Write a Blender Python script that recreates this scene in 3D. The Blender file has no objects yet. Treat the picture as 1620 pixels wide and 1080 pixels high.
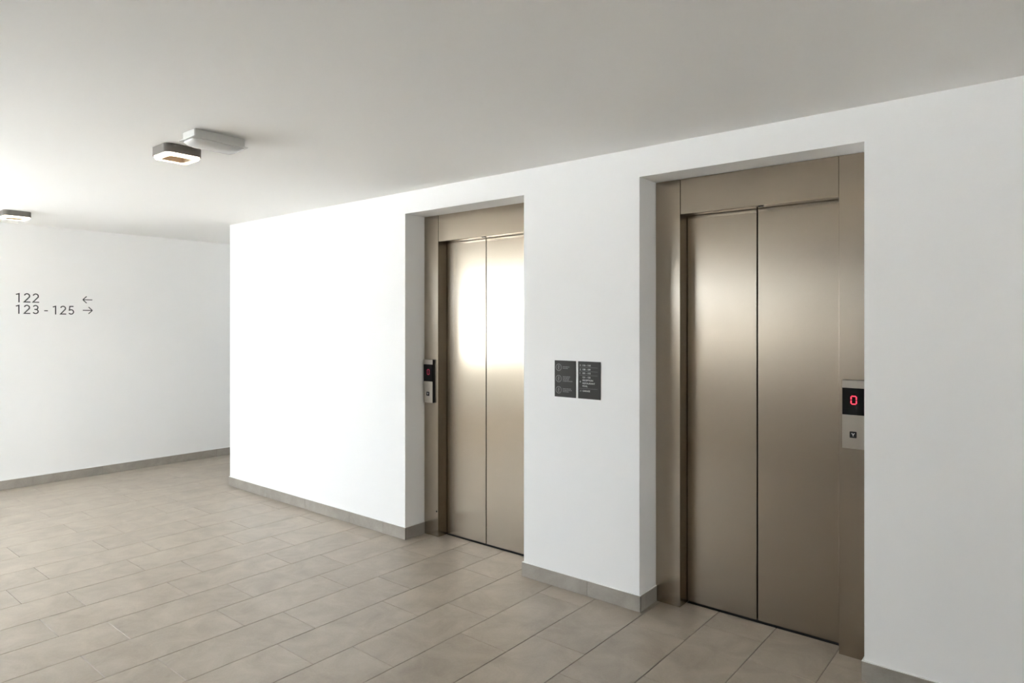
import bpy, bmesh, math, random
from mathutils import Vector, Matrix
random.seed(7)
S = bpy.context.scene
COL = S.collection

# ------------------------------------------------------------------ camera
CAM_H = 1.54
YAW = 0.6889                       # radians, turned left of the lift wall's normal
cam_d = bpy.data.cameras.new('camera')
cam_d.sensor_width = 36.0
cam_d.lens = 1051.09 / 1620 * 36.0
cam_d.shift_y = -(540 - 512.32) / 1620
cam_d.clip_start = 0.02
cam = bpy.data.objects.new('camera', cam_d)
cam.location = (0, 0, CAM_H)
cam.rotation_euler = (math.pi / 2, 0, YAW)
COL.objects.link(cam)
S.camera = cam

# ------------------------------------------------------------------ place (metres)
D = 3.180          # lift wall
XF = -7.573        # far wall with the room numbers
HC = 2.482         # ceiling
XC = -6.100        # free end of the lift wall
HS = 2.327         # soffit of the lift recesses
REC = ((-3.608, -2.524), (-1.735, -0.649))
FACE = 0.185       # depth of steel frame behind the wall face
DOORY = 0.275      # depth of the door leaves
HB = 0.0855        # skirting height
YW = -0.95         # wall behind the camera
XB = -3.70         # end of that wall; beyond it the hall widens to an open gallery
YG = -2.60         # gallery parapet
XR = 5.60          # hall's right end
YCOR = 6.20        # corridor end

# ------------------------------------------------------------------ sky and exposure
w = bpy.data.worlds.new('overcast_sky'); S.world = w; w.use_nodes = True
wn = w.node_tree.nodes; wl = w.node_tree.links
bg = wn['Background']
bg.inputs['Color'].default_value = (0.80, 0.90, 1.0, 1)
bg.inputs['Strength'].default_value = 4.9
sun_d = bpy.data.lights.new('sun', 'SUN'); sun_d.energy = 60.0; sun_d.angle = 0.01; sun_d.color = (0.965, 0.985, 1.0)
sun = bpy.data.objects.new('sun', sun_d); COL.objects.link(sun)
sun.rotation_euler = Vector((-0.62, -0.50, -0.95)).to_track_quat('-Z', 'Y').to_euler()   # high, from behind the lift shafts
vs = S.view_settings
vs.view_transform = 'Standard'; vs.look = 'None'; vs.gamma = 1.0; vs.use_curve_mapping = False
vs.exposure = 1.39
S.cycles.max_bounces = 16
S.cycles.diffuse_bounces = 10
S.cycles.glossy_bounces = 6
S.cycles.sample_clamp_indirect = 12.0

def portal(name, loc, rot, sx, sy):
    d = bpy.data.lights.new(name, 'AREA'); d.shape = 'RECTANGLE'; d.size = sx; d.size_y = sy
    d.cycles.is_portal = True
    o = bpy.data.objects.new(name, d); o.location = loc; o.rotation_euler = rot; COL.objects.link(o)

# ------------------------------------------------------------------ materials
def mat(name):
    m = bpy.data.materials.new(name); m.use_nodes = True
    nt = m.node_tree
    return m, nt, nt.nodes['Principled BSDF']

def simple(name, col, rough=0.5, metal=0.0, emit=None, strength=0.0, spec=0.5):
    m, nt, b = mat(name)
    b.inputs['Base Color'].default_value = (*col, 1)
    b.inputs['Roughness'].default_value = rough
    b.inputs['Metallic'].default_value = metal
    b.inputs['Specular IOR Level'].default_value = spec
    if emit:
        b.inputs['Emission Color'].default_value = (*emit, 1)
        b.inputs['Emission Strength'].default_value = strength
    return m

def plaster(name, col, scale=60.0, bump=0.04):
    m, nt, b = mat(name)
    N, L = nt.nodes, nt.links
    tc = N.new('ShaderNodeTexCoord')
    n1 = N.new('ShaderNodeTexNoise'); n1.inputs['Scale'].default_value = scale; n1.inputs['Detail'].default_value = 6
    n2 = N.new('ShaderNodeTexNoise'); n2.inputs['Scale'].default_value = 1.3; n2.inputs['Detail'].default_value = 3
    mix = N.new('ShaderNodeMix'); mix.data_type = 'RGBA'
    mix.inputs[6].default_value = (*[c * 0.985 for c in col], 1)
    mix.inputs[7].default_value = (*col, 1)
    bp = N.new('ShaderNodeBump'); bp.inputs['Strength'].default_value = bump; bp.inputs['Distance'].default_value = 0.002
    for n in (n1, n2): L.new(tc.outputs['Object'], n.inputs['Vector'])
    L.new(n2.outputs['Fac'], mix.inputs[0]); L.new(mix.outputs[2], b.inputs['Base Color'])
    L.new(n1.outputs['Fac'], bp.inputs['Height']); L.new(bp.outputs['Normal'], b.inputs['Normal'])
    b.inputs['Roughness'].default_value = 0.85
    b.inputs['Specular IOR Level'].default_value = 0.25
    return m

def stoneware(name, dark, light, rough, var=0.10, spec=0.5, ior=1.5):
    m, nt, b = mat(name)
    N, L = nt.nodes, nt.links
    tc = N.new('ShaderNodeTexCoord'); oi = N.new('ShaderNodeObjectInfo')
    sc = N.new('ShaderNodeVectorMath'); sc.operation = 'SCALE'; sc.inputs[0].default_value = (37, 53, 71)
    L.new(oi.outputs['Random'], sc.inputs['Scale'])
    ad = N.new('ShaderNodeVectorMath'); ad.operation = 'ADD'
    L.new(tc.outputs['Object'], ad.inputs[0]); L.new(sc.outputs[0], ad.inputs[1])
    big = N.new('ShaderNodeTexNoise'); big.inputs['Scale'].default_value = 5.5; big.inputs['Detail'].default_value = 8; big.inputs['Roughness'].default_value = 0.62; big.inputs['Distortion'].default_value = 0.6
    fine = N.new('ShaderNodeTexNoise'); fine.inputs['Scale'].default_value = 120; fine.inputs['Detail'].default_value = 4
    for n in (big, fine): L.new(ad.outputs[0], n.inputs['Vector'])
    ramp = N.new('ShaderNodeValToRGB')
    ramp.color_ramp.elements[0].position = 0.30; ramp.color_ramp.elements[0].color = (*dark, 1)
    ramp.color_ramp.elements[1].position = 0.72; ramp.color_ramp.elements[1].color = (*light, 1)
    mx = N.new('ShaderNodeMath'); mx.operation = 'MULTIPLY_ADD'; mx.inputs[1].default_value = 0.22; 
    L.new(fine.outputs['Fac'], mx.inputs[0])
    sub = N.new('ShaderNodeMath'); sub.operation = 'SUBTRACT'; sub.inputs[1].default_value = 0.11
    L.new(big.outputs['Fac'], sub.inputs[0]); L.new(sub.outputs[0], mx.inputs[2])
    L.new(mx.outputs[0], ramp.inputs['Fac'])
    hsv = N.new('ShaderNodeHueSaturation')
    mr = N.new('ShaderNodeMapRange'); mr.inputs['To Min'].default_value = 1 - var; mr.inputs['To Max'].default_value = 1 + var
    L.new(oi.outputs['Random'], mr.inputs['Value']); L.new(mr.outputs[0], hsv.inputs['Value'])
    L.new(ramp.outputs['Color'], hsv.inputs['Color']); L.new(hsv.outputs['Color'], b.inputs['Base Color'])
    rr = N.new('ShaderNodeMapRange'); rr.inputs['To Min'].default_value = rough - 0.05; rr.inputs['To Max'].default_value = rough + 0.07
    L.new(big.outputs['Fac'], rr.inputs['Value']); L.new(rr.outputs[0], b.inputs['Roughness'])
    bp = N.new('ShaderNodeBump'); bp.inputs['Strength'].default_value = 0.05; bp.inputs['Distance'].default_value = 0.001
    L.new(fine.outputs['Fac'], bp.inputs['Height']); L.new(bp.outputs['Normal'], b.inputs['Normal'])
    b.inputs['Specular IOR Level'].default_value = spec
    b.inputs['IOR'].default_value = ior
    return m

def brushed(name, col, rough=0.30, aniso=0.85):
    """stainless steel with a vertical brushing: reflections smear sideways"""
    m, nt, b = mat(name)
    N, L = nt.nodes, nt.links
    tc = N.new('ShaderNodeTexCoord')
    mp = N.new('ShaderNodeMapping'); mp.inputs['Scale'].default_value = (900, 900, 3)
    n = N.new('ShaderNodeTexNoise'); n.inputs['Scale'].default_value = 1.0; n.inputs['Detail'].default_value = 3
    L.new(tc.outputs['Object'], mp.inputs['Vector']); L.new(mp.outputs[0], n.inputs['Vector'])
    mix = N.new('ShaderNodeMix'); mix.data_type = 'RGBA'
    mix.inputs[6].default_value = (*[c * 0.996 for c in col], 1); mix.inputs[7].default_value = (*[min(1, c * 1.004) for c in col], 1)
    L.new(n.outputs['Fac'], mix.inputs[0]); L.new(mix.outputs[2], b.inputs['Base Color'])
    rr = N.new('ShaderNodeMapRange'); rr.inputs['To Min'].default_value = rough - 0.003; rr.inputs['To Max'].default_value = rough + 0.003
    L.new(n.outputs['Fac'], rr.inputs['Value']); L.new(rr.outputs[0], b.inputs['Roughness'])
    b.inputs['Metallic'].default_value = 1.0
    b.inputs['Anisotropic'].default_value = aniso
    tg = N.new('ShaderNodeTangent'); tg.direction_type = 'RADIAL'; tg.axis = 'Z'
    L.new(tg.outputs[0], b.inputs['Tangent'])
    return m

M_WALL = plaster('white_wall_paint', (0.88, 0.88, 0.875))
M_GREIGE = plaster('greige_wall_paint', (0.50, 0.475, 0.44))
M_CEIL = plaster('white_ceiling_paint', (0.87, 0.865, 0.85), 90, 0.03)
M_TILE = stoneware('greige_floor_tile', (0.312, 0.265, 0.212), (0.442, 0.388, 0.318), 0.37, 0.03, 0.6, 1.5)
M_SKIRT = stoneware('greige_skirting_tile', (0.28, 0.255, 0.22), (0.39, 0.36, 0.32), 0.45, 0.04)
M_GROUT = simple('grey_grout', (0.20, 0.185, 0.165), 0.95)
M_CAULK = simple('white_caulk', (0.85, 0.85, 0.83), 0.6)
M_STEEL = brushed('brushed_steel', (0.41, 0.352, 0.282), 0.272, 0.85)
M_PLATE = brushed('satin_steel_plate', (0.46, 0.42, 0.365), 0.34, 0.5)
M_DARK = simple('dark_gap', (0.012, 0.011, 0.010), 0.8)
M_BLACKPL = simple('black_plastic', (0.008, 0.008, 0.008), 0.5, spec=0.25)
M_BLACKGL = simple('black_display_glass', (0.005, 0.005, 0.005), 0.25, spec=0.25)
M_RED = simple('red_segment', (0.5, 0.02, 0.04), 0.4, emit=(1.0, 0.05, 0.09), strength=0.65)
M_REDDIM = simple('dim_red_segment', (0.3, 0.02, 0.04), 0.4, emit=(1.0, 0.05, 0.15), strength=0.09)
M_MARKW = simple('white_mark', (0.75, 0.75, 0.73), 0.5)
M_SIGN = simple('charcoal_sign_plate', (0.050, 0.048, 0.045), 0.7, spec=0.25)
M_PRINT = simple('pale_print', (0.68, 0.68, 0.66), 0.6)
M_PRINTD = simple('grey_print', (0.27, 0.27, 0.265), 0.7, spec=0.2)
M_VINYL = simple('dark_grey_vinyl', (0.045, 0.046, 0.050), 0.55)
M_LAMPBODY = simple('anthracite_lamp_body', (0.16, 0.145, 0.13), 0.45, 0.35)
M_LAMPGLOW = simple('warm_lit_diffuser', (0.9, 0.88, 0.82), 0.4, emit=(1.0, 0.86, 0.66), strength=2.5)
M_LAMPIN = simple('lamp_inner_plate', (0.75, 0.60, 0.44), 0.5)
M_EMBODY = simple('white_fitting_body', (0.60, 0.60, 0.58), 0.5)
m, nt, b = mat('clear_prismatic_lens')
b.inputs['Base Color'].default_value = (0.9, 0.9, 0.89, 1); b.inputs['Roughness'].default_value = 0.18
b.inputs['Transmission Weight'].default_value = 0.35; b.inputs['IOR'].default_value = 1.4
M_LENS = m
m, nt, b = mat('clear_pane')
tr = nt.nodes.new('ShaderNodeBsdfTransparent'); gl = nt.nodes.new('ShaderNodeBsdfGlossy'); gl.inputs['Roughness'].default_value = 0.02
fz_ = nt.nodes.new('ShaderNodeFresnel'); fz_.inputs['IOR'].default_value = 1.45
mxs = nt.nodes.new('ShaderNodeMixShader')
nt.links.new(fz_.outputs[0], mxs.inputs[0]); nt.links.new(tr.outputs[0], mxs.inputs[1]); nt.links.new(gl.outputs[0], mxs.inputs[2])
nt.links.new(mxs.outputs[0], nt.nodes['Material Output'].inputs['Surface'])
M_GLASS = m
m, nt, b = mat('frosted_pane')
tl = nt.nodes.new('ShaderNodeBsdfTranslucent'); tl.inputs['Color'].default_value = (0.30, 0.31, 0.31, 1)
nt.links.new(tl.outputs[0], nt.nodes['Material Output'].inputs['Surface'])
M_FROST = m
M_CONC = simple('dull_paving', (0.46, 0.46, 0.455), 0.9)
M_BLOCKER = simple('dark_blocker', (0.06, 0.055, 0.05), 0.9)  # kept dark so the added blocking wall stays dim in the sun

# ------------------------------------------------------------------ mesh helpers
def add_box(bm, x0, x1, y0, y1, z0, z1, bevel=0.0, seg=1):
    r = bmesh.ops.create_cube(bm, size=1.0)
    vs_ = r['verts']
    bmesh.ops.scale(bm, vec=(x1 - x0, y1 - y0, z1 - z0), verts=vs_)
    bmesh.ops.translate(bm, vec=((x0 + x1) / 2, (y0 + y1) / 2, (z0 + z1) / 2), verts=vs_)
    if bevel:
        es = list({e for v in vs_ for e in v.link_edges})
        bmesh.ops.bevel(bm, geom=es, offset=bevel, segments=seg, affect='EDGES', clamp_overlap=True)

def bm_obj(name, bm, material, parent=None, smooth=False):
    me = bpy.data.meshes.new(name)
    bmesh.ops.recalc_face_normals(bm, faces=bm.faces)
    bm.to_mesh(me); bm.free()
    if material: me.materials.append(material)
    if smooth:
        for p in me.polygons: p.use_smooth = True
    o = bpy.data.objects.new(name, me); COL.objects.link(o)
    if parent: o.parent = parent
    return o

def box(name, x0, x1, y0, y1, z0, z1, material, parent=None, bevel=0.0, seg=1):
    bm = bmesh.new(); add_box(bm, x0, x1, y0, y1, z0, z1, bevel, seg)
    return bm_obj(name, bm, material, parent)

def boxes(name, lst, material, parent=None):
    bm = bmesh.new()
    for b_ in lst: add_box(bm, *b_)
    return bm_obj(name, bm, material, parent)

def prism(name, pts, z0, z1, material, parent=None, bevel=0.0, holes=None, mtx=None):
    """outline in XY extruded from z0 to z1; optional matching hole ring (same vertex count)"""
    bm = bmesh.new()
    def ring(p, z): return [bm.verts.new((x, y, z)) for x, y in p]
    a, c = ring(pts, z0), ring(pts, z1)
    n = len(pts)
    for i in range(n):
        bm.faces.new((a[i], a[(i + 1) % n], c[(i + 1) % n], c[i]))
    if holes:
        ha, hc = ring(holes, z0), ring(holes, z1)
        for i in range(n):
            j = (i + 1) % n
            bm.faces.new((ha[j], ha[i], hc[i], hc[j]))
            bm.faces.new((a[j], a[i], ha[i], ha[j]))
            bm.faces.new((c[i], c[j], hc[j], hc[i]))
    else:
        bm.faces.new(a[::-1]); bm.faces.new(c)
    if bevel:
        es = [e for e in bm.edges if abs(e.verts[0].co.z - e.verts[1].co.z) < 1e-6 and len(e.link_faces) == 2]
        bmesh.ops.bevel(bm, geom=es, offset=bevel, segments=2, affect='EDGES')
    if mtx: bm.transform(mtx)
    return bm_obj(name, bm, material, parent)

def rrect(hx, hy, r, n=6, cx=0, cy=0):
    out = []
    for sx, sy, a0 in ((1, 1, 0), (-1, 1, 90), (-1, -1, 180), (1, -1, 270)):
        for k in range(n + 1):
            a = math.radians(a0 + 90 * k / n)
            out.append((cx + sx * (hx - r) + r * math.cos(a), cy + sy * (hy - r) + r * math.sin(a)))
    return out

def circle(r, n=24, cx=0, cy=0):
    return [(cx + r * math.cos(2 * math.pi * k / n), cy + r * math.sin(2 * math.pi * k / n)) for k in range(n)]

def empty(name, loc, label, cat, group=None):
    o = bpy.data.objects.new(name, None); o.location = loc; o.empty_display_size = 0.1
    COL.objects.link(o); tag(o, label, cat, group); return o

def tag(o, label, cat, group=None):
    o['label'] = label; o['category'] = cat
    if group: o['group'] = group
    return o

def struct(o, label=None):
    o['kind'] = 'structure'
    if label: o['label'] = label
    return o

# local frames: text plane (x right, y up, z towards the viewer)
def frame_y(x, y, z):      # on a wall that faces -Y
    return Matrix(((1, 0, 0, x), (0, 0, -1, y), (0, 1, 0, z), (0, 0, 0, 1)))
def frame_x(x, y, z):      # on a wall that faces +X
    return Matrix(((0, 0, 1, x), (1, 0, 0, y), (0, 1, 0, z), (0, 0, 0, 1)))

def text(name, body, cap_h, mtx, material, parent, width=None, align='LEFT', thick=0.001, bold=0.0):
    """flat lettering turned into a mesh; cap_h is the digit height, width the whole line's width"""
    cu = bpy.data.curves.new(name, 'FONT'); cu.body = body; cu.size = 1.0; cu.extrude = 0.0; cu.offset = bold
    cu.resolution_u = 4
    tmp = bpy.data.objects.new(name, cu); COL.objects.link(tmp)
    dg = bpy.context.evaluated_depsgraph_get()
    me = bpy.data.meshes.new_from_object(tmp.evaluated_get(dg))
    bpy.data.objects.remove(tmp); bpy.data.curves.remove(cu)
    xs = [v.co.x for v in me.vertices]; ys = [v.co.y for v in me.vertices]
    x0, x1, y0, y1 = min(xs), max(xs), min(ys), max(ys)
    ky = cap_h / (y1 - y0); kx = ky if width is None else width / (x1 - x0)
    off = {'LEFT': 0, 'CENTER': -(x1 - x0) * kx / 2}[align]
    for v in me.vertices:
        v.co = ((v.co.x - x0) * kx + off, (v.co.y - y0) * ky, 0)
    bm = bmesh.new(); bm.from_mesh(me)
    r = bmesh.ops.extrude_face_region(bm, geom=list(bm.faces))
    bmesh.ops.translate(bm, vec=(0, 0, thick), verts=[g for g in r['geom'] if isinstance(g, bmesh.types.BMVert)])
    bm.transform(mtx)
    bpy.data.meshes.remove(me)
    return bm_obj(name, bm, material, parent)

def strokes(name, segs, wd, mtx, material, parent, thick=0.001):
    """line segments of width wd drawn in the text plane"""
    bm = bmesh.new()
    for (ax, ay), (bx, by) in segs:
        d = Vector((bx - ax, by - ay)); l = d.length; d.normalize(); nn = Vector((-d.y, d.x)) * wd / 2
        p = [(ax + nn.x, ay + nn.y), (ax - nn.x, ay - nn.y), (bx - nn.x, by - nn.y), (bx + nn.x, by + nn.y)]
        lo = [bm.verts.new((x, y, 0)) for x, y in p]; hi = [bm.verts.new((x, y, thick)) for x, y in p]
        bm.faces.new(hi); bm.faces.new(lo[::-1])
        for i in range(4):
            j = (i + 1) % 4; bm.faces.new((lo[i], lo[j], hi[j], hi[i]))
    bm.transform(mtx)
    return bm_obj(name, bm, material, parent)

# ------------------------------------------------------------------ room shell
# lift wall with two recesses
T = 0.46
lst = [(XC, REC[0][0], D, D + T, 0, HC), (REC[0][1], REC[1][0], D, D + T, 0, HC), (REC[1][1], XR, D, D + T, 0, HC)]
for a, c in REC: lst.append((a, c, D, D + T, HS, HC))
struct(boxes('wall_back', lst, M_WALL), 'white wall holding both lift recesses')
struct(box('wall_corridor', XC, XC + T, D + T, YCOR, 0, HC, M_WALL), 'white side wall of the room corridor')
WX0, WX1, WZ0, WZ1 = XF + 0.45, XC - 0.45, 1.15, 2.05  # window added to brighten the corridor floor and far wall
struct(boxes('wall_end', [(XF - 0.3, WX0, YCOR, YCOR + 0.2, 0, HC), (WX1, XC + T, YCOR, YCOR + 0.2, 0, HC), (WX0, WX1, YCOR, YCOR + 0.2, 0, WZ0), (WX0, WX1, YCOR, YCOR + 0.2, WZ1, HC)], M_WALL), 'white wall with an added window closing the room corridor')
wf = struct(boxes('window_fill', [(WX0 + .001, WX0 + 0.05, YCOR + 0.08, YCOR + 0.13, WZ0 + .001, WZ1 - .001), (WX1 - 0.05, WX1 - .001, YCOR + 0.08, YCOR + 0.13, WZ0 + .001, WZ1 - .001),
        (WX0 + 0.05, WX1 - 0.05, YCOR + 0.08, YCOR + 0.13, WZ0 + .001, WZ0 + 0.05), (WX0 + 0.05, WX1 - 0.05, YCOR + 0.08, YCOR + 0.13, WZ1 - 0.05, WZ1 - .001)], M_LAMPBODY), 'added window brightening the end of the room corridor')
box('pane', WX0 + 0.05, WX1 - 0.05, YCOR + 0.102, YCOR + 0.108, WZ0 + 0.05, WZ1 - 0.05, M_GLASS, wf)
portal('portal_corridor', ((WX0 + WX1) / 2, YCOR + 0.17, (WZ0 + WZ1) / 2), (-math.pi / 2, 0, 0), WX1 - WX0, WZ1 - WZ0)
GS, GT = 1.05, 2.32                      # parapet and lintel of the open gallery
YO0, YO1 = -1.55, 0.50               # opening in the far wall, left of the picture
struct(boxes('wall_left', [(XF - 0.3, XF, YO1, YCOR, 0, HC), (XF - 0.3, XF, YG, YO0, 0, HC),
                           (XF - 0.3, XF, YO0, YO1, 0, GS), (XF - 0.3, XF, YO0, YO1, GT, HC)], M_WALL),
       'white far wall with room numbers and a gallery opening')
TX0, TX1, TZ0, TZ1 = -3.05, -1.10, 1.72, 2.06     # frosted transom light opposite the lifts
struct(boxes('wall_front', [(XB, TX0, YW - 0.25, YW, 0, HC), (TX1, XR, YW - 0.25, YW, 0, HC), (TX0, TX1, YW - 0.25, YW, 0, TZ0), (TX0, TX1, YW - 0.25, YW, TZ1, HC), (XB, XB + 0.25, YG, YW - 0.25, 0, HC)], M_GREIGE), 'greige painted wall facing the lifts')
GX0, GX1 = XF + 0.45, XB - 0.75
struct(boxes('wall_gallery', [(XF - 0.3, XB + 0.25, YG - 0.25, YG, 0, GS), (XF - 0.3, XB + 0.25, YG - 0.25, YG, GT, HC),
                              (XF - 0.3, GX0, YG - 0.25, YG, GS, GT), (GX1, XB + 0.25, YG - 0.25, YG, GS, GT)], M_WALL),
       'white parapet wall of the open gallery')
RO0, RO1, ROS, ROT = 0.65, 2.30, 0.85, 2.10     # opening to the courtyard at the right end
struct(boxes('wall_right', [(XR, XR + 0.25, YW - 0.25, RO0, 0, HC), (XR, XR + 0.25, RO1, D + T, 0, HC), (XR, XR + 0.25, RO0, RO1, ROT, HC), (XR, XR + 0.25, RO0, RO1, 0, ROS)], M_WALL), 'white wall with a courtyard opening at the right end of the hall')
portal('portal_courtyard', (XR + 0.05, (RO0 + RO1) / 2, (ROS + ROT) / 2), (math.pi / 2, 0, math.pi / 2), RO1 - RO0, ROT - ROS)
struct(box('ceiling', XF - 0.3, XR + 0.25, YG - 0.25, YCOR + 0.2, HC, HC + 0.25, M_CEIL), 'plain white plastered ceiling')
portal('portal_gallery', ((GX0 + GX1) / 2, YG - 0.05, (GS + GT) / 2), (math.pi / 2, 0, 0), GX1 - GX0, GT - GS)
portal('portal_far', (XF - 0.05, (YO0 + YO1) / 2, (GS + GT) / 2), (math.pi / 2, 0, -math.pi / 2), YO1 - YO0, GT - GS)

tw = struct(boxes('window_2', [(TX0 + .001, TX0 + .03, YW - 0.14, YW - 0.10, TZ0 + .001, TZ1 - .001), (TX1 - .03, TX1 - .001, YW - 0.14, YW - 0.10, TZ0 + .001, TZ1 - .001),
        (TX0 + .03, TX1 - .03, YW - 0.14, YW - 0.10, TZ0 + .001, TZ0 + .03), (TX0 + .03, TX1 - .03, YW - 0.14, YW - 0.10, TZ1 - .03, TZ1 - .001)], M_LAMPBODY), 'frosted transom window facing the lifts')
box('pane', TX0 + .03, TX1 - .03, YW - 0.123, YW - 0.117, TZ0 + .03, TZ1 - .03, M_FROST, tw)

# outdoors
struct(box('wall_sun_blocker', 8.6, 9.0, -12, 14, -0.35, 6.0, M_WALL), 'added unseen white wall shading the courtyard opening')  # unseen, added to keep sun off the ground outside the right opening
struct(box('wall_glare_blocker', -16, 9, -15.2, -15, -0.35, 2.0, M_BLOCKER), 'added unseen dark wall blocking low glare beyond the gallery')  # unseen, added to cut bright distant ground out of the door reflections
struct(box('wall_reflector', -16.2, -16, -15.2, 20, -0.35, 1.85, M_WALL), 'added unseen white wall bouncing sunlight in through the gallery')  # unseen reflector, added to send low sunlight onto the hall ceiling
struct(box('ground', -60, 40, -60, 40, -0.6, -0.35, M_CONC), 'pale paved ground outdoors')

# ------------------------------------------------------------------ floor of laid tiles
TH = 0.009
fl = struct(boxes('floor', [(XF - 0.3, XR + 0.25, YG - 0.25, YCOR + 0.2, -0.30, -0.0035)], M_GROUT), 'greige stoneware tile floor with thin joints')
PX, PY, J, JS = 0.3001, 0.643, 0.0030, 0.0014
X0 = -2.8619 * CAM_H
bm = bmesh.new(); add_box(bm, J / 2, PX - J / 2, JS / 2, PY - JS / 2, -TH, 0, 0.0012, 1)
tile_me = bpy.data.meshes.new('floor_tile'); bmesh.ops.recalc_face_normals(bm, faces=bm.faces)
bm.to_mesh(tile_me); bm.free(); tile_me.materials.append(M_TILE)
sY, cY, F = math.sin(YAW), math.cos(YAW), 1051.09
def pix(x, y, z):
    fw = -sY * x + cY * y
    if fw < 0.2: return None
    return 810 + F * (cY * x + sY * y) / fw, 512.32 - F * (z - CAM_H) / fw
def in_view(x, y):
    for i in range(4):
        for j in range(7):
            X, Y = x + PX * i / 3, y + PY * j / 6
            p = pix(X, Y, 0)
            if not p or not (-4 <= p[0] <= 1624 and -4 <= p[1] <= 1084): continue
            if X > XC and Y > D:                         # behind the lift wall, apart from its recesses
                if not any(a < X < c and Y < D + DOORY for a, c in REC): continue
            if X > XC + 0.02 or Y < D + 1.2: return True
    return False
rest = []
k0, k1 = math.floor((XF - X0) / PX), math.ceil((XR - X0) / PX)
for k in range(k0, k1 + 1):
    x = X0 + PX * k
    off = 1.322 if k % 2 == 0 else 1.107
    n0, n1 = math.floor((YG - off) / PY), math.ceil((YCOR - off) / PY)
    for n in range(n0, n1):
        y = off + PY * n
        if x < XF - 0.28 or x + PX > XR + 0.22 or y < YG - 0.2 or y + PY > YCOR + 0.15: continue
        if in_view(x, y):
            o = bpy.data.objects.new('floor_tile', tile_me); o.location = (x, y, 0); COL.objects.link(o); o.parent = fl
        else: rest.append((x, y))
bm = bmesh.new()
for x, y in rest: add_box(bm, x + J / 2, x + PX - J / 2, y + JS / 2, y + PY - JS / 2, -TH, 0)
o = bm_obj('outlying_tiles', bm, M_TILE, fl); o['kind'] = 'stuff'

# ------------------------------------------------------------------ skirting
BT = 0.010
def skirting(name, runs, label):
    """runs: (axis, fixed0, fixed1, [cut positions]) ; a backing with its caulk bead, and the tiles as parts"""
    bm = bmesh.new()
    for ax, f0, f1, cuts in runs:
        a, c = cuts[0], cuts[-1]
        if ax == 'x':
            add_box(bm, a, c, min(f0, f1) + 0.002, max(f0, f1), 0.0, HB - 0.002)
        else:
            add_box(bm, min(f0, f1) + 0.002, max(f0, f1) - 0.002, a + 0.001, c - 0.001, 0.0, HB - 0.002)
    base = struct(bm_obj(name, bm, M_GROUT), label)
    for ax, f0, f1, cuts in runs:
        for a, c in zip(cuts[:-1], cuts[1:]):
            g0 = 0.0008; lo, hi = min(f0, f1), max(f0, f1)
            if ax == 'x': box('skirting_tile', a + g0, c - g0, lo, hi - 0.001, 0.001, HB, M_SKIRT, base, 0.0012)
            else: box('skirting_tile', lo, hi, a + g0, c - g0, 0.001, HB, M_SKIRT, base, 0.0012)
    bm = bmesh.new()
    for ax, f0, f1, cuts in runs:
        a, c = cuts[0], cuts[-1]; lo, hi = min(f0, f1), max(f0, f1)
        if ax == 'x': add_box(bm, a, c, lo + 0.002, hi, HB, HB + 0.004, 0.0012)
        else: add_box(bm, lo + 0.001, hi - 0.001, a, c, HB, HB + 0.004, 0.0012)
    bm_obj('caulk_bead', bm, M_CAULK, base)
    return base
E_ = 0.0005
skirting('baseboard_back', [
    ('x', D - BT, D - E_, [XC - BT, -5.44, -4.84, -4.24, -3.845, REC[0][0] + BT]),
    ('x', D - BT, D - E_, [REC[0][1] - BT, -2.06, REC[1][0] + BT]),
    ('x', D - BT, D - E_, [REC[1][1] - BT, -0.30, 0.30, 0.90, 1.50, 2.10, 2.70, 3.30, 3.90, 4.50, 5.10, XR - 0.001]),
    ('y', REC[0][0] + E_, REC[0][0] + BT, [D, D + FACE - 0.002]),
    ('y', REC[0][1] - BT, REC[0][1] - E_, [D, D + FACE - 0.002]),
    ('y', REC[1][0] + E_, REC[1][0] + BT, [D, D + FACE - 0.002]),
    ('y', REC[1][1] - BT, REC[1][1] - E_, [D, D + FACE - 0.002])], 'greige tile skirting along the lift wall')
skirting('baseboard_corridor', [('y', XC - BT, XC - E_, [D, 3.78, 4.38, 4.98, 5.58, YCOR - 0.001])], 'greige tile skirting round the free end of the lift wall')
skirting('baseboard_left', [('y', XF + E_, XF + BT, [YG + 0.02, -2.2, -1.6, -1.0, -0.4, 0.2, 0.79, 1.39, 1.99, 2.59, 3.18, 3.78, 4.38, 4.98, 5.58, YCOR - 0.02])], 'greige tile skirting along the far wall')
skirting('baseboard_front', [('x', YW + E_, YW + BT, [XB, -3.1, -2.5, -1.9, -1.3, -0.7, -0.1, 0.5, 1.1, 1.7, 2.3, 2.9, 3.5, 4.1, 4.7, 5.3, XR - 0.001])], 'greige tile skirting along the wall facing the lifts')

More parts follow.
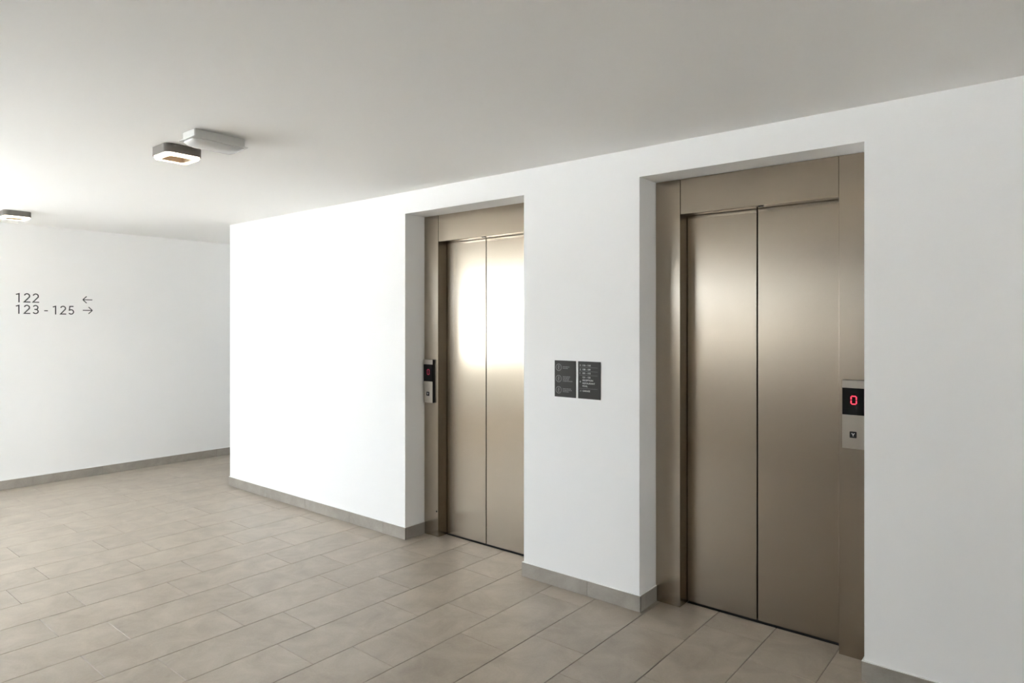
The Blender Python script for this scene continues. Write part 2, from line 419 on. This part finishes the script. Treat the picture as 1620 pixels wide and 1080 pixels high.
# ------------------------------------------------------------------ lifts
def elevator(x0, x1, label, panel_left, digit_mat, keyhole=None):
    base = empty('elevator', (x0, D + FACE, 0), label, 'elevator', 'brushed steel elevators')
    W = x1 - x0; PW = 0.145; dd = DOORY - FACE; back = T - FACE - 0.001; e = 0.0015
    HBOT = 2.135
    # posts with a fine bevel; each runs from the face to behind the leaf
    for a, c in ((e, PW), (W - PW, W - e)):
        box('door_post', a, c, 0, dd + 0.045, 0.001, HS - 0.002, M_STEEL, base, 0.0012)
    hd = box('header', PW + 0.003, W - PW - 0.001, 0.001, dd - 0.020, HBOT, HS - 0.002, M_STEEL, base, 0.0012)
    mid = W / 2 - 0.012
    for a, c in ((PW + 0.004, mid - 0.0035), (mid + 0.0035, W - PW - 0.004)):
        box('door_leaf', a, c, dd, dd + 0.03, 0.010, HS - 0.05, M_STEEL, base, 0.0012)
    box('threshold', PW + 0.002, W - PW - 0.002, dd - 0.004, dd + 0.06, -0.003, 0.0015, M_DARK, base)
    box('shaft_back', e, W - e, dd + 0.05, back, 0.002, HS - 0.002, M_DARK, base)
    box('door_contact', mid + 0.035, mid + 0.058, 0.002, 0.02, HBOT - 0.006, HBOT + 0.001, M_BLACKPL, base)
    if keyhole:
        o = prism('keyhole', circle(0.006, 16), 0, 0.0012, M_DARK, base, mtx=frame_y(keyhole[0] - x0, 0, keyhole[1]))
    # call panel
    pc = (-3.545 if panel_left else -0.729) - x0
    hw, p0 = 0.046, 0.022
    Z0, Z1 = 0.968, 1.281
    body = box('call_panel', pc - hw, pc + hw, -p0 + 0.003, 0, Z0, Z1, M_BLACKPL, base, 0.001)
    DZ0, DZ1 = 1.123, 1.246
    box('faceplate', pc - hw, pc + hw, -p0, -p0 + 0.003, Z0, DZ0, M_PLATE, body, 0.0008)
    box('faceplate', pc - hw, pc + hw, -p0, -p0 + 0.003, DZ1, Z1, M_PLATE, body, 0.0008)
    box('display', pc - hw + 0.001, pc + hw - 0.001, -p0 + 0.0003, -p0 + 0.003, DZ0, DZ1, M_BLACKGL, body)
    gx, gz, gw, gh = pc + 0.003, 1.191, 0.011, 0.018
    g = 0.002
    segs = [((gx - gw + g, gz + gh), (gx + gw - g, gz + gh)), ((gx - gw + g, gz - gh), (gx + gw - g, gz - gh))]
    for sx in (-1, 1):
        for s0, s1 in ((g, gh - g), (-gh + g, -g)):
            segs.append(((gx + sx * gw, gz + s0), (gx + sx * gw, gz + s1)))
    strokes('digit', segs, 0.0050, frame_y(0, -p0 + 0.0004, 0), digit_mat, body, 0.0008)['label'] = 'red lit digit 0'
    bx, bz = pc + 0.001, 1.033
    prism('button_surround', rrect(0.019, 0.019, 0.004), 0, 0.0008, M_PLATE, body, mtx=frame_y(bx, -p0, bz))
    prism('call_button', rrect(0.0145, 0.0145, 0.003), 0, 0.003, M_BLACKPL, body, mtx=frame_y(bx, -p0, bz))
    strokes('button_mark', [((bx - 0.0062, bz + 0.007), (bx, bz)), ((bx + 0.0062, bz + 0.007), (bx, bz)), ((bx, bz + 0.0008), (bx, bz - 0.007))],
            0.0028, frame_y(0, -p0 - 0.003, 0), M_MARKW, body, 0.0006)
    return base
elevator(*REC[0], 'brushed steel elevator with dim display panel on the doorpost towards the corridor', True, M_REDDIM, (-3.478, 0.184))
elevator(*REC[1], 'brushed steel elevator with a bright red 0 display panel on its right doorpost', False, M_RED)

# ------------------------------------------------------------------ sign plates between the lifts
PT = 0.004
def plate(x0, x1, z0, z1, label):
    o = empty('wall_sign', ((x0 + x1) / 2, D, (z0 + z1) / 2), label, 'sign')
    box('plate', -(x1 - x0) / 2, (x1 - x0) / 2, -PT, 0.0, -(z1 - z0) / 2, (z1 - z0) / 2, M_SIGN, o, 0.0006)
    return o
sg = plate(-2.126, -1.976, 1.115, 1.327, 'charcoal floor directory plate with white room numbers and facilities list')
H_ = 0.212
fx = lambda u: (u - 0.5) * 0.150
fz = lambda v: (0.5 - v) * H_
def line_text(u, v, s, h, width=None, m=M_PRINT):
    text('lettering', s, h, frame_y(fx(u), -PT - 0.0001, fz(v) - h / 2), m, sg, width, thick=0.0003, bold=0.012)
rows = [(0.105, '3', '116 - 118'), (0.215, '2', '108 - 109'), (0.315, '1', '101 - 115'), (0.425, None, '121 - 125'),
        (0.505, None, 'RECEPTION'), (0.585, '0', 'RESTAURANT'), (0.660, None, 'POOL'), (0.790, '-1', 'GARAGE')]
for v, fnum, s in rows:
    line_text(0.21, v, s, 0.0095, {'RECEPTION': 0.070, 'RESTAURANT': 0.083, 'POOL': 0.034, 'GARAGE': 0.050}.get(s, 0.053))
    if fnum: line_text(0.085, v if fnum != '0' else 0.545, fnum, 0.0095)
for v in (0.160, 0.265, 0.370, 0.725):
    strokes('rule', [((fx(0.06), fz(v)), (fx(0.88), fz(v)))], 0.0012, frame_y(0, -PT - 0.0001, 0), M_PRINTD, sg, 0.0003)
sn = plate(-2.291, -2.142, 1.115, 1.327, 'charcoal notice plate with three round pictograms and small grey print')
for v, nl, wds in ((0.19, 2, (0.33, 0.26)), (0.50, 4, (0.36, 0.32, 0.30, 0.46)), (0.81, 3, (0.40, 0.43, 0.30))):
    fxp = fx(0.20)
    prism('pictogram_ring', circle(0.021, 24), 0, 0.0003, M_PRINTD, sn, holes=circle(0.0175, 24), mtx=frame_y(fxp, -PT - 0.0001, fz(v)))
    # small figure: head and body
    prism('pictogram_head', circle(0.0042, 12), 0, 0.0003, M_PRINTD, sn, mtx=frame_y(fxp, -PT - 0.0001, fz(v) + 0.0085))
    strokes('pictogram_figure', [((fxp, fz(v) + 0.003), (fxp, fz(v) - 0.005)), ((fxp, fz(v) - 0.004), (fxp - 0.005, fz(v) - 0.012)),
            ((fxp, fz(v) - 0.004), (fxp + 0.005, fz(v) - 0.012)), ((fxp - 0.008, fz(v) - 0.001), (fxp + 0.008, fz(v) + 0.003))],
            0.003, frame_y(0, -PT - 0.0001, 0), M_PRINTD, sn, 0.0003)
    for i in range(nl):
        zz = fz(v) + ((nl - 1) / 2 - i) * 0.0085
        u = 0.40; segs = []; end = 0.40 + wds[i]
        while u < end - 0.01:
            l = min(random.uniform(0.05, 0.14), end - u); segs.append(((fx(u), zz), (fx(u + l - 0.015), zz))); u += l
        strokes('print_line', segs, 0.0038, frame_y(0, -PT - 0.0001, 0), M_PRINTD, sn, 0.0003)

# ------------------------------------------------------------------ room numbers on the far wall
rn = empty('wayfinding_lettering', (XF, 2.17, 1.73), 'dark grey room numbers 122 and 123 - 125 with arrows on the white wall', 'lettering')
def fr(y, z): return frame_x(0.0002, y - 2.17, z - 1.73)
def arc(cx, cy, rx, ry, a0, a1, n=12):
    return [(cx + rx * math.cos(math.radians(a0 + (a1 - a0) * k / n)), cy + ry * math.sin(math.radians(a0 + (a1 - a0) * k / n))) for k in range(n + 1)]
# digit strokes in a unit box 0.62 wide and 1 high (centre lines, already inset by half a stroke)
GLYPH = {
    '1': [[(0.13, 0.84), (0.40, 0.935), (0.40, 0.0)]],
    '2': [arc(0.32, 0.70, 0.235, 0.245, 165, -25) + [(0.07, 0.055), (0.63, 0.055)]],
    '3': [arc(0.31, 0.715, 0.22, 0.23, 155, -80) + [(0.20, 0.51)], [(0.20, 0.51), (0.32, 0.51)] + arc(0.31, 0.28, 0.245, 0.23, 85, -155)],
    '5': [[(0.55, 0.945), (0.18, 0.945), (0.13, 0.50)] + arc(0.31, 0.31, 0.245, 0.255, 130, -150)],
}
def ribbon(bm, pts, wd, thick):
    n = len(pts); P = [Vector(p) for p in pts]; L_, R_ = [], []
    for i in range(n):
        d0 = (P[i] - P[i - 1]).normalized() if i else None
        d1 = (P[i + 1] - P[i]).normalized() if i < n - 1 else None
        d0 = d0 or d1; d1 = d1 or d0
        n0, n1 = Vector((-d0.y, d0.x)), Vector((-d1.y, d1.x))
        mv = (n0 + n1).normalized(); k = min(2.2, 1 / max(0.3, mv.dot(n0)))
        L_.append(P[i] + mv * wd / 2 * k); R_.append(P[i] - mv * wd / 2 * k)
    V = [[bm.verts.new((q.x, q.y, z)) for q in side] for side in (L_, R_) for z in (0, thick)]
    l0, l1, r0, r1 = V
    for i in range(n - 1):
        bm.faces.new((l1[i], l1[i + 1], r1[i + 1], r1[i])); bm.faces.new((l0[i], r0[i], r0[i + 1], l0[i + 1]))
        bm.faces.new((l0[i], l0[i + 1], l1[i + 1], l1[i])); bm.faces.new((r0[i], r1[i], r1[i + 1], r0[i + 1]))
    bm.faces.new((l0[0], l1[0], r1[0], r0[0])); bm.faces.new((l0[-1], r0[-1], r1[-1], l1[-1]))
def number(body, y, z, h, pitch):
    for i, ch in enumerate(body):
        bm = bmesh.new()
        for pl in GLYPH[ch]: ribbon(bm, [(a * h, c * h) for a, c in pl], 0.115 * h, 0.001)
        bm.transform(fr(y + i * pitch, z)); bm_obj('digit', bm, M_VINYL, rn)
number('122', 1.846, 1.744, 0.088, 0.0700)
number('123', 1.846, 1.636, 0.086, 0.0700)
number('125', 2.143, 1.633, 0.086, 0.0700)
strokes('dash', [((0, 0), (0.030, 0))], 0.009, fr(2.083, 1.668), M_VINYL, rn)
for zc, d in ((1.784, -1), (1.677, 1)):
    c = 0.0425
    strokes('arrow', [((-c, 0), (c, 0)), ((d * c, 0), (d * (c - 0.034), 0.034)), ((d * c, 0), (d * (c - 0.034), -0.034))], 0.0085, fr(2.4545, zc), M_VINYL, rn)

# ------------------------------------------------------------------ ceiling fittings
def ceiling_lamp(x, y, label):
    o = empty('ceiling_lamp', (x, y, HC), label, 'lamp', 'square ceiling lamps')
    h = 0.097
    prism('housing', rrect(h, h, 0.036, 8), -0.046, -0.0005, M_LAMPBODY, o, holes=rrect(h - 0.005, h - 0.005, 0.032, 8))
    prism('ceiling_plate', rrect(h - 0.006, h - 0.006, 0.03, 8), -0.012, -0.001, M_LAMPIN, o)
    prism('diffuser', rrect(h - 0.006, h - 0.006, 0.032, 8), -0.060, -0.030, M_LAMPGLOW, o, bevel=0.006, holes=rrect(h * 0.64, h * 0.64, 0.02, 8))
    prism('inner_liner', rrect(h * 0.64 - 0.0005, h * 0.64 - 0.0005, 0.0195, 8), -0.0585, -0.030, M_LAMPIN, o, holes=rrect(h * 0.64 - 0.003, h * 0.64 - 0.003, 0.017, 8))
    prism('inner_plate', rrect(h * 0.64 - 0.001, h * 0.64 - 0.001, 0.019, 8), -0.029, -0.020, M_LAMPIN, o)
    return o
ceiling_lamp(-3.660, 1.612, 'lit square anthracite ceiling lamp beside the white emergency light')
ceiling_lamp(-6.775, 1.655, 'lit square anthracite ceiling lamp close to the room-number wall')
ceiling_lamp(-0.560, 1.612, 'lit square anthracite ceiling lamp in front of the lift with the bright red 0')

em = empty('emergency_light', (-3.270, 1.623, HC), 'white box emergency light with clear lens on the ceiling', 'light fitting')
box('body', -0.064, 0.064, -0.128, 0.128, -0.040, -0.0005, M_EMBODY, em, 0.003, 2)
prism('flange', rrect(0.075, 0.142, 0.010), -0.045, -0.0405, M_EMBODY, em)
# lens: shallow rounded tray
bm = bmesh.new(); n = 10; rows_ = []
for (ix, iy, z) in ((0.066, 0.132, -0.0452), (0.064, 0.129, -0.052), (0.057, 0.118, -0.061), (0.044, 0.102, -0.068), (0.024, 0.08, -0.071)):
    rows_.append([bm.verts.new((px, py, z)) for px, py in rrect(ix, iy, min(0.025, ix * .5), 5)])
for r0, r1 in zip(rows_[:-1], rows_[1:]):
    for i in range(len(r0)):
        j = (i + 1) % len(r0); bm.faces.new((r0[i], r0[j], r1[j], r1[i]))
bm.faces.new(rows_[-1]); bm.faces.new(rows_[0][::-1])
bm_obj('lens', bm, M_LENS, em, smooth=True)
